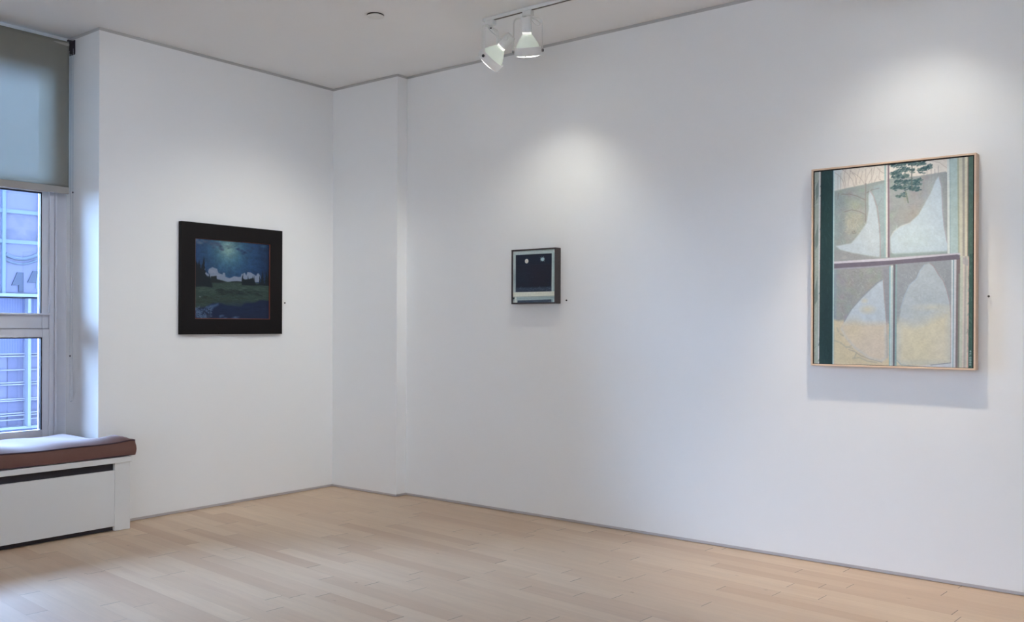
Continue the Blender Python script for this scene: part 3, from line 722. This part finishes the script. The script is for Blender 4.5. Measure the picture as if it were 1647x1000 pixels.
def art_left():
    A = Art([(315.5, 382.2), (435.6, 391), (435, 514.2), (314.2, 513.8)], 230, 210, 9).frame(310, 375, 6.9)
    X, Y = A.X/A.W, A.Y/A.H
    base = np.zeros((A.H, A.W, 3)); base[:] = (26, 58, 100)
    d = np.hypot((X-.43)*1.15, (Y-.10)*1.0); g = np.exp(-(d/.30)**2)[..., None]; g2 = np.exp(-(d/.12)**2)[..., None]
    base = base*(1-g*.72)+np.array((88, 140, 150))*g*.72; base = base*(1-g2*.7)+np.array((150, 182, 172))*g2*.7
    edge = np.clip((X-.78)/.25, 0, 1)[..., None]; base = base*(1-.3*edge)
    A.c = base/255; A.c *= (1+A.n(26, 22, .10)[..., None]+A.n(70, 60, .07)[..., None])
    for a, L in ((1.9, 300), (1.6, 320), (1.3, 300), (2.2, 250), (1.0, 260)): A.line([(400+80*math.cos(a), 150+80*math.sin(a)), (400+L*math.cos(a), 150+L*math.sin(a))], 7, (70, 118, 140), .18)
    def cloud(pts, r, col, a=.6, n=26):
        for (x, y) in pts:
            for _ in range(n//4): A.dab(x+A.rng.normal()*r, y+A.rng.normal()*r*.45, r*A.rng.uniform(.5, 1), r*A.rng.uniform(.3, .6), tuple(np.array(col)+A.rng.normal()*7), a*.5, .8)
    cloud([(60, 65), (120, 75), (90, 100)], 24, (90, 108, 130), .8); cloud([(180, 85), (230, 100), (280, 110), (320, 135), (330, 165), (260, 135)], 22, (64, 78, 104), .9)
    cloud([(520, 165), (560, 185), (600, 200), (640, 178), (690, 155), (580, 215)], 17, (38, 58, 92), 1.0); cloud([(440, 150), (480, 130), (540, 110)], 16, (60, 90, 110), .7)
    cloud([(380, 140), (360, 200), (440, 200), (400, 230)], 14, (120, 160, 158), .7); cloud([(800, 130), (700, 90)], 22, (44, 84, 112), .6)
    # low bright clouds
    cl = (122, 136, 158)
    A.poly([(110, 430), (150, 420), (190, 465), (185, 430), (200, 400), (240, 385), (290, 400), (300, 450), (340, 465), (350, 440), (370, 440), (375, 480), (420, 490), (470, 470), (520, 480), (550, 480), (555, 450), (590, 440), (610, 470), (620, 430), (660, 430), (690, 450), (720, 470), (735, 435), (762, 450), (765, 480), (750, 540), (560, 560), (360, 560), (270, 520), (110, 480)], cl, 1.2, 1, 3)
    cloud([(240, 430), (220, 415), (290, 470), (420, 510), (500, 500)], 16, (146, 154, 178), .6)
    A.line([(125, 400), (150, 395), (140, 420)], 1.5, cl, .8)
    # meadow
    A.poly([(20, 600), (200, 560), (280, 515), (340, 525), (400, 542), (470, 530), (560, 535), (880, 560), (880, 980), (20, 980)], (46, 64, 62), 1.2, 1, 2)
    A.strokes((30, 560, 860, 790), 420, 46, .05, (54, 74, 66), 9, .45, 2.0, .25)
    A.strokes((30, 600, 860, 650), 70, 60, .02, (72, 92, 84), 8, .4, 1.6, .15); A.strokes((260, 620, 760, 690), 90, 46, .1, (30, 44, 46), 5, .5, 3.0, .2); A.strokes((30, 700, 560, 780), 80, 50, .08, (44, 56, 50), 7, .5, 2.4, .2)
    A.dab(90, 712, 10, 8, (130, 140, 150), .6)
    # water
    A.poly([(20, 840), (160, 815), (250, 790), (450, 805), (560, 815), (680, 760), (880, 745), (880, 980), (20, 980)], (18, 34, 64), 2.2, 1, 4)
    A.dab(560, 850, 200, 60, (22, 40, 74), .6, .9); A.strokes((300, 820, 850, 940), 120, 50, 0, (20, 36, 64), 5, .4, 2.5, .1)
    A.poly([(30, 850), (150, 830), (220, 800), (290, 795), (300, 810), (250, 830), (220, 870), (210, 930), (160, 960), (28, 960)], (70, 96, 132), 2.5, .85, 5)
    A.strokes((35, 830, 210, 950), 90, 18, .2, (100, 122, 150), 16, .5, 2.0, .8); A.strokes((60, 840, 200, 940), 40, 14, .5, (22, 36, 60), 6, .7, 2.6, .8)
    cloud([(330, 930), (350, 950), (480, 945), (510, 950)], 18, (74, 98, 132), .9); A.poly([(150, 895), (200, 900), (210, 945), (160, 945)], (22, 32, 54), 2, .6, 3)
    # trees
    tr = (15, 27, 36)
    def fir(x, y0, y1, w_):
        n = 9; pts = [(x, y0)]
        for k in range(1, n): pts.append((x+w_*k/n*(1 if k % 2 else .6), y0+(y1-y0)*k/n))
        pts.append((x+w_, y1)); pts.append((x-w_, y1))
        for k in range(n-1, 0, -1): pts.append((x-w_*k/n*(.6 if k % 2 else 1), y0+(y1-y0)*k/n))
        A.poly(pts, tr, 1.0, 1, 2)
    A.poly([(20, 270), (60, 300), (90, 380), (110, 440), (140, 480), (200, 500), (225, 560), (230, 595), (20, 605)], tr, 2, 1, 5)
    for a in ((130, 262, 480, 38), (80, 290, 500, 46), (40, 250, 520, 40), (105, 360, 560, 60), (200, 440, 595, 30)): fir(*a)
    A.poly([(215, 478), (278, 474), (282, 512), (380, 540), (215, 560)], (24, 34, 38), 1.2, 1, 2); A.poly([(440, 536), (500, 530), (565, 534), (565, 545), (440, 546)], (26, 38, 42), 1)
    A.poly([(565, 470), (580, 500), (600, 510), (640, 505), (690, 488), (700, 520), (720, 560), (880, 560), (880, 575), (565, 572)], tr, 1.2, 1, 2)
    for a in ((572, 440, 560, 12), (630, 460, 560, 14), (700, 455, 560, 10), (762, 440, 570, 12), (795, 400, 575, 26), (835, 420, 575, 34), (865, 380, 575, 22), (680, 470, 560, 12)): fir(*a)
    A.line([(726, 470), (732, 445), (752, 440), (760, 470)], 1.3, cl, .8)
    return A

def wall_frame_right(root, y0, y1, z0, z1, dep, fw, mat, rim_in):
    """hollow frame on the right wall: y0 (far side) > y1 (near side)"""
    q = MB(); x0, x1 = D-dep, D-.0005
    q.box(x0, x1, y0, y0-fw, z0, z1, .0012); q.box(x0, x1, y1+fw, y1, z0, z1, .0012)
    q.box(x0, x1, y0-fw, y1+fw, z1-fw, z1, .0012); q.box(x0, x1, y0-fw, y1+fw, z0, z0+fw, .0012)
    q.build('frame', mat, root)
    MB().box(x0+rim_in+.004, x1-.01, y0-fw, y1+fw, z0+fw, z1-fw).build('backing', M['frame_gap'], root)

def paintings():
    # large window view on the right wall
    root = empty('painting', (D, -4.03, 1.02), label='large tall painting of a four-pane window and snow heaps in a thin pale wood frame', category='painting')
    y0, y1, z0, z1 = -3.6435, -4.413, 1.0195, 2.0225
    wall_frame_right(root, y0, y1, z0, z1, .058, .0085, M['frame_maple'], .004)
    A = art_big(); g = .0115
    A.to_mesh('canvas', (D-.058+.0065, y0-g-.003, z1-g-.003), (0, -1, 0), (0, 0, 1), (y0-y1)-2*g-.006, (z1-z0)-2*g-.002, M['oil'], root, (.89, .89, .87))
    # small night window on the right wall
    root = empty('painting', (D, -1.86, 1.36), label='small square painting of a dark window with a moon in a deep dark frame', category='painting')
    y0, y1, z0, z1 = -1.6855, -2.0345, 1.3565, 1.7045
    wall_frame_right(root, y0, y1, z0, z1, .058, .0075, M['frame_purple'], .006)
    A = art_small()
    A.to_mesh('canvas', (D-.058+.0085, y0-.009, z1-.009), (0, -1, 0), (0, 0, 1), (y0-y1)-.018, (z1-z0)-.018, M['oil_small'], root, (1.25, 1.25, 1.2))
    # moonlit landscape on the left wall
    root = empty('painting', (-.89, 0, 1.15), label='square moonlit marsh landscape in a wide black frame on the left wall', category='painting')
    xa, xb, z0, z1 = -1.2885, -.4925, 1.1535, 1.883; fw = .1015; y = -.032
    q = MB()
    for poly in ([(xa, z0), (xa+fw, z0+fw), (xa+fw, z1-fw), (xa, z1)], [(xb, z0), (xb, z1), (xb-fw, z1-fw), (xb-fw, z0+fw)],
                 [(xa, z1), (xa+fw, z1-fw), (xb-fw, z1-fw), (xb, z1)], [(xa, z0), (xb, z0), (xb-fw, z0+fw), (xa+fw, z0+fw)]):
        q.prism(poly, 'y', y, -.0005)
    q.build('frame', M['frame_black'], root)
    li = MB(); a, b, c, d = xa+fw, xb-fw, z0+fw, z1-fw; t = .004
    li.box(a, a+t, y+.004, y+.016, c, d); li.box(b-t, b, y+.004, y+.016, c, d); li.box(a, b, y+.004, y+.016, c, c+t); li.box(a, b, y+.004, y+.016, d-t*.6, d)
    li.build('liner', M['frame_rust'], root)
    A = art_left()
    A.to_mesh('canvas', (a+t, y+.012, d-t*.6), (1, 0, 0), (0, 0, 1), (b-a)-2*t, (d-c)-1.6*t, M['oil_gloss'], root, (.95, .92, .92))
paintings()

# ---------------------------------------------------------------- number pins beside the works
def pin(loc, nrm, label):
    root = empty('wall_pin', loc, label=label, category='pin', group='black wall pins beside the paintings')
    n = Vector(nrm); R = n.to_track_quat('Z', 'Y').to_matrix().to_4x4(); T_ = Matrix.Translation(loc) @ R
    MB().lathe([(.0007, -.004), (.0007, .010)], T_, 8).build('shaft', M['steel'], root, smooth=True)
    MB().lathe([(.0012, .008), (.0036, .0088), (.0050, .0115), (.0052, .0135), (.0046, .0165), (.0026, .0188), (.0006, .0194)], T_, 20).build('pin_head', M['pin'], root, smooth=True)
pin((D, -4.458, 1.361), (-1, 0, 0), 'tiny black pin in the wall right of the large window painting')
pin((D, -2.088, 1.376), (-1, 0, 0), 'tiny black pin in the wall right of the small night painting')
pin((-.455, 0, 1.374), (0, -1, 0), 'tiny black pin in the left wall right of the black-framed landscape')

# ---------------------------------------------------------------- ceiling sprinkler cover plate
def plate():
    root = empty('sprinkler_cover', (-.95, -1.464, H), label='small round white sprinkler cover plate set flush in the ceiling', category='sprinkler cover')
    T_ = Matrix.Translation((-.95, -1.464, H))
    MB().lathe([(.049, -.001), (.049, -.0008), (.040, -.0008)], T_, 48).build('recess_ring', M['gasket'], root, smooth=True)
    MB().lathe([(.036, -.0009), (.048, -.0065), (.0495, -.0085), (.0485, -.0100), (.0, -.0105)][:-1], T_, 48).build('cover_disc', M['lamp_white'], root, smooth=True)
plate()

# ---------------------------------------------------------------- lighting track and lamps
TX = -.510
def track(x, ya, yb, name_label):
    root = empty('ceiling_track', (x, ya, H), label=name_label, category='lighting track')
    q = MB(); w2 = .0175
    q.box(x-w2, x-.008, ya, yb, H-.019, H-.0005, .0008); q.box(x+.008, x+w2, ya, yb, H-.019, H-.0005, .0008)
    q.box(x-.008, x+.008, ya, yb, H-.004, H-.0005)
    q.build('track_channel', M['lamp_white'], root)
    MB().box(x-.0078, x+.0078, ya-.002, yb+.002, H-.0180, H-.0042).build('conductor_slot', simple('slot_copper', (.06, .035, .02, 1), .5), root)
    MB().box(x-w2-.001, x+w2+.001, ya, ya+.012, H-.020, H-.0005, .002).build('end_cap', M['lamp_white'], root)
    return root
track(TX, -1.925, -6.2, 'white ceiling lighting track carrying the two white spotlights')

def track_lamp(x, y, aim, label, power, spin=None, leak=13.0, cone=70, cord_side=1, blend=.55, track_z=H-.019, col=None):
    root = empty('track_spotlight', (x, y, track_z), label=label, category='spotlight')
    piv = Vector((x, y, 2.757)); a = (Vector(aim)-piv).normalized()
    h = Vector((a.x, a.y, 0)).normalized(); pax = Vector((-h.y, h.x, 0))       # pivot axis
    q = MB(); q.box(x-.017, x+.017, y-.030, y+.030, track_z-.030, track_z-.0003, .003)
    q.lathe([(.012, track_z-.036), (.012, track_z-.029)], Matrix.Translation((x, y, 0)), 20); q.build('adapter', M['lamp_white'], root, smooth=True)
    # yoke: flat bar bent into a U
    top = track_z-.038; hw = .082; rr = .028; pts = []
    base = Vector((x, y, 0))
    def Pt(s, z): return base+pax*s+Vector((0, 0, z))
    pts.append(Pt(-hw, piv.z-.008)); pts.append(Pt(-hw, top-rr))
    for k in range(1, 7):
        t = math.pi/2*k/7; pts.append(Pt(-hw+rr*(1-math.cos(t)), top-rr+rr*math.sin(t)))
    pts.append(Pt(-hw+rr, top)); pts.append(Pt(hw-rr, top))
    for k in range(1, 7):
        t = math.pi/2*k/7; pts.append(Pt(hw-rr+rr*math.sin(t), top-rr+rr*math.cos(t)))
    pts.append(Pt(hw, top-rr)); pts.append(Pt(hw, piv.z-.008))
    MB().strip(pts, h, .020, .0028).build('yoke', M['lamp_white'], root)
    MB().lathe([(.006, top-.006), (.006, top+.003)], Matrix.Translation((x, y, 0)), 12).build('swivel_screw', M['gasket'], root, smooth=True)
    for s in (-1, 1):
        T_ = Matrix.Translation(piv+pax*s*(hw-.004)) @ (pax*s).to_track_quat('Z', 'Y').to_matrix().to_4x4()
        MB().lathe([(.0075, 0), (.0085, .002), (.0085, .009), (.006, .011)], T_, 14).build('pivot_knob', M['gasket'], root, smooth=True)
    # head, z along -aim (back of the lamp is +z)
    R = (-a).to_track_quat('Z', 'Y').to_matrix().to_4x4(); T_ = Matrix.Translation(piv) @ R
    ring = MB().lathe([(.0755, -.024), (.0775, -.023), (.0775, .022), (.0755, .023), (.0745, .022), (.0745, -.023)], T_, 56, False, False)
    rg = ring
    rs = [v for v in rg.bm.verts]; n = 56
    for k in range(n): rg.bm.faces.new((rs[k], rs[(k+1) % n], rs[5*n+(k+1) % n], rs[5*n+k]))
    rg.build('lamp_ring', M['lamp_white'], root, smooth=True)
    for k in range(3):
        an = 2*math.pi*k/3+.5; c_ = T_ @ Vector((.074*math.cos(an), .074*math.sin(an), -.026))
        MB().sphere(c_, .0045, 1).build('lens_clip', M['lamp_white'], root, smooth=True)
    bl = MB().lathe([(.0745, -.010), (.072, .010), (.060, .038), (.046, .062), (.034, .080), (.0275, .088)], T_, 48, False, False)
    b_ = bl.build('bulb', M['bulb'], root, smooth=True)
    lens = MB().lathe([(.0735, -.010), (.0728, -.020), (.066, -.026), (.050, -.0305), (.030, -.033), (.001, -.034)], T_, 48, False, True).build('lens', M['lens'], b_, smooth=True)
    MB().lathe([(.0275, .088), (.0255, .091), (.0262, .096), (.0250, .104)], T_, 36, False, False).build('bulb_neck', M['neck'], root, smooth=True)
    MB().lathe([(.0268, .100), (.0285, .101), (.0285, .178), (.0265, .181), (.001, .181)], T_, 36, False, True).build('socket', M['lamp_white'], root, smooth=True)
    # flexible white cord
    P0 = Vector((x, y, top-.002))+pax*cord_side*.006; P3 = T_ @ Vector((0, 0, .168))+pax*cord_side*.028
    P1 = P0+pax*cord_side*.10+Vector((0, 0, -.015)); P2 = P3+pax*cord_side*.06+Vector((0, 0, -.10))-h*.05
    cp = [P0*(1-t)**3+P1*3*t*(1-t)**2+P2*3*t*t*(1-t)+P3*t**3 for t in [k/28 for k in range(29)]]
    MB().tube(cp, .0022, 8).build('cord', M['lamp_white'], root, smooth=True)
    # the lamp's light
    ld = bpy.data.lights.new('lamp_light', 'SPOT'); ld.energy = power; ld.color = col or WARM; ld.spot_size = math.radians(cone); ld.spot_blend = blend
    ld.shadow_soft_size = .022
    lo = bpy.data.objects.new('lamp_light', ld); COL.objects.link(lo)
    lo.matrix_world = Matrix.Translation(T_ @ Vector((0, 0, -.062))) @ R
    if leak:
        pl = bpy.data.lights.new('lamp_glow', 'POINT'); pl.energy = leak; pl.color = col or WARM; pl.shadow_soft_size = .016
        po = bpy.data.objects.new('lamp_glow', pl); COL.objects.link(po); po.location = T_ @ Vector((0, 0, .094))
    return root
track_lamp(TX, -1.960, (-.85, 0, 1.05), 'white track spotlight tilted down to the left, at the far end of the ceiling track', SPOT_W['left'], cone=75, blend=1, cord_side=1)
track_lamp(TX, -2.232, (.03, -1.96, 1.15), 'white track spotlight hanging straight down, right of the tilted one', SPOT_W['small'], cone=104, blend=1, cord_side=-1)
# further lamps of the same row, above the top edge of the photograph
track_lamp(TX, -4.03, (-.02, -4.03, 0), 'white track spotlight above the large window painting', SPOT_W['side'], cone=64, blend=1, col=(1, .86, .64), cord_side=-1)
track_lamp(TX, -4.30, (D, -4.10, 1.55), 'white track spotlight just right of the one above the large painting', SPOT_W['big'], cone=105, blend=1)
# added unseen track behind the camera, fill light bounced off the far wall
track(-6.2, -2.2, -7.4, 'added unseen ceiling track of fill lamps near the far wall behind the camera')
for k, y in enumerate((-3.0, -5.0, -6.8)):
    track_lamp(-6.2, y, (-7.6, y-.2, 1.4), 'added unseen fill spotlight on the far track, %s' % ('nearest the windows', 'in the middle', 'nearest the back wall')[k], SPOT_W['back'], cone=95, leak=52, col=BACK)

# added middle track, out of view: fill light for the room and ceiling
track(-2.7, -2.9, -7.2, 'added unseen ceiling track of fill lamps over the middle of the room')
for k, (y, ax, ay, az) in enumerate(((-3.15, -1.3, 0, .8), (-4.1, -.6, -2.8, 0), (-5.6, -.4, -4.6, 0))):
    track_lamp(-2.7, y, (ax, ay, az), 'added unseen fill spotlight on the middle track, %s' % ('nearest the windows', 'second from the windows', 'farthest from the windows')[k], SPOT_W['room']*(1, .05, .05)[k], cone=(82, 120, 120)[k], blend=1, leak=50, col=ROOM)

# ---------------------------------------------------------------- across the street
def facade():
    t = NT('pale_panel'); v = t.coord(); c = t.mix(t.noise(3, 4, v), (0.180, 0.168, 0.230, 1), (0.225, 0.208, 0.276, 1)); t.l(c, t.b.inputs['Base Color']); t.b.inputs['Roughness'].default_value = .6
    pale = t.m
    t = NT('ribbed_panel'); v = t.coord((1, 1, 1)); w_ = t.n('ShaderNodeTexWave'); w_.inputs['Scale'].default_value = 9; w_.inputs['Distortion'].default_value = .3; t.l(v, w_.inputs[0])
    t.l(t.mix(w_.outputs['Fac'], (0.099, 0.108, 0.202, 1), (0.131, 0.136, 0.230, 1)), t.b.inputs['Base Color']); t.b.inputs['Roughness'].default_value = .5; rib = t.m
    t = NT('reflection_pane'); v = t.coord((1, 1, 1.4)); f = t.noise(3.2, 5, v, .6); mr = t.n('ShaderNodeMapRange'); mr.inputs[1].default_value = .42; mr.inputs[2].default_value = .62; t.l(f, mr.inputs[0])  # noise blotches paint cloud reflections into the pane colour
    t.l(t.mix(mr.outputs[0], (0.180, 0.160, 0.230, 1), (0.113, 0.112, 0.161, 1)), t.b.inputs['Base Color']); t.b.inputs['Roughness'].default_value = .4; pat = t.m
    plain = simple('plain_pane', (0.171, 0.160, 0.239, 1), .4, var=.04, nscale=2); mull = simple('mullion_paint', (0.171, 0.208, 0.285, 1), .5); white = simple('white_mullion', (0.270, 0.288, 0.350, 1), .5)
    slate = simple('slate_numeral', (0.063, 0.072, 0.110, 1), .5); navy = simple('navy_shutter', (0.135, 0.128, 0.202, 1), .6); slat_m = simple('pale_slat', (0.270, 0.256, 0.331, 1), .5)
    root = empty('opposite_building', (1.0, 8.0, -4), label='pale blue glazed building front seen through the window across the street', category='building')
    Y = 8.0
    MB().box(-3.8, 12, Y+.25, Y+1.0, -4, 5.3).build('wall', pale, root)
    low = empty('sky_blocker', (-14, 8.25, -4), kind='structure')  # unseen low wall, added to keep low sky light off the right wall
    MB().box(-32, -3.8, Y+.25, Y+1.0, -4, 1.5).build('wall', pale, low)  # added unseen wall of the sky blocker
    MB().box(-32, -3.8, Y+.20, Y+1.05, 1.5, 1.6).build('blocker_cap', pale, low)
    # bays repeat along the front, pitch .50 above the band
    pw = .50; x_r = 1.0
    m = MB(); wm = MB(); ms = []
    k0, k1 = -9, 6
    for k in range(k0, k1+1):
        x = x_r+k*pw
        m.box(x-.022, x+.022, Y-.03, Y+.1, 1.64, 3.9)
    for z in (2.78, 2.36, 3.45): m.box(x_r+k0*pw, x_r+(k1)*pw, Y-.012, Y+.1, z-.026, z+.026)
    m.build('mullion', mull, root)
    wm.box(x_r+k0*pw, x_r+k1*pw, Y-.08, Y+.1, 1.596, 1.640)
    for k in range(-5, 4): wm.box(1.335+k*.72-.02, 1.335+k*.72+.02, Y-.05, Y+.1, -.22, 1.575)
    wm.box(x_r+k0*pw, x_r+k1*pw, Y-.02, Y+.1, -.25, -.215); wm.build('mullion', white, root)
    for k in range(-3, 3):
        xa, xb = x_r+k*pw+.022, x_r+(k+1)*pw-.022
        MB().box(xa, xb, Y+.02, Y+.04, 2.806, 3.424).build('pane', plain, root)
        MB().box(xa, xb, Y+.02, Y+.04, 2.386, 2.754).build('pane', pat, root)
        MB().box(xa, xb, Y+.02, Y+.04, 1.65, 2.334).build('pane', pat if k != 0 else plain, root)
    # curved awning outline and the two cut numerals on the middle pane
    a = MB(); pts = [(1.03+.45*t, Y+.005, 2.20-.07*math.sin(math.pi*(t*.8+.1))-.03*t+.06*t*t) for t in [i/14 for i in range(15)]]
    a.tube(pts, .028, 8); pts2 = [(p[0], p[1], p[2]-.075) for p in pts]; a.tube(pts2, .016, 8)
    a.build('awning', simple('awning_green', (0.126, 0.144, 0.184, 1), .6), root)
    def four(x0, z0, s, cut=False):
        q = MB(); P = [(0.30, 1.0), (.72, 1.0), (.72, .35), (.72, 0), (.40, 0), (.40, .35), (-.05, .33), (.0, .42)]
        q.prism([(x0+px*s, z0+pz*s*1.32) for px, pz in P], 'y', Y-.005, Y+.018)
        q.build('numeral', slate, root)
    four(1.125, 1.665, .205)
    q = MB(); q.prism([(1.40, 1.965), (1.47, 1.965), (1.44, 1.80), (1.325, 1.80)], 'y', Y-.005, Y+.018); q.build('numeral', slate, root)
    q = MB(); q.prism([(1.445, 1.82), (1.478, 1.99), (1.478, 1.72), (1.44, 1.72)], 'y', Y-.004, Y+.018); q.build('numeral', mull, root)
    # ribbed band and slatted lower windows
    MB().box(-3.7, 5, Y+.06, Y+.1, .80, 1.575).build('ribbed_panel', rib, root)
    MB().box(-3.7, 5, Y+.10, Y+.14, -.215, .80).build('shutter_panel', plain, root)
    MB().box(-3.7, 5, Y+.10, Y+.14, -3.9, -.25).build('lower_panel', rib, root)
    sl = MB()
    for i, z in enumerate((.80, .765, .575, .40, .37, .17, .145, -.03, -.06, -.12)):
        sl.box(-3.7, 5, Y+.05, Y+.10, z-.010, z+.008)
    sl.build('slat', slat_m, root)
    MB().box(1.10, 1.24, Y+.085, Y+.10, -.2, .78).box(-3.7, 5, Y+.088, Y+.10, .0, .13).build('drape', navy, root)
facade()
MB().box(-12, 14, .6, 16, -4.3, -4.0).build('street', simple('asphalt', (.18, .18, .19, 1), .9, var=.1, nscale=4), kind='structure')
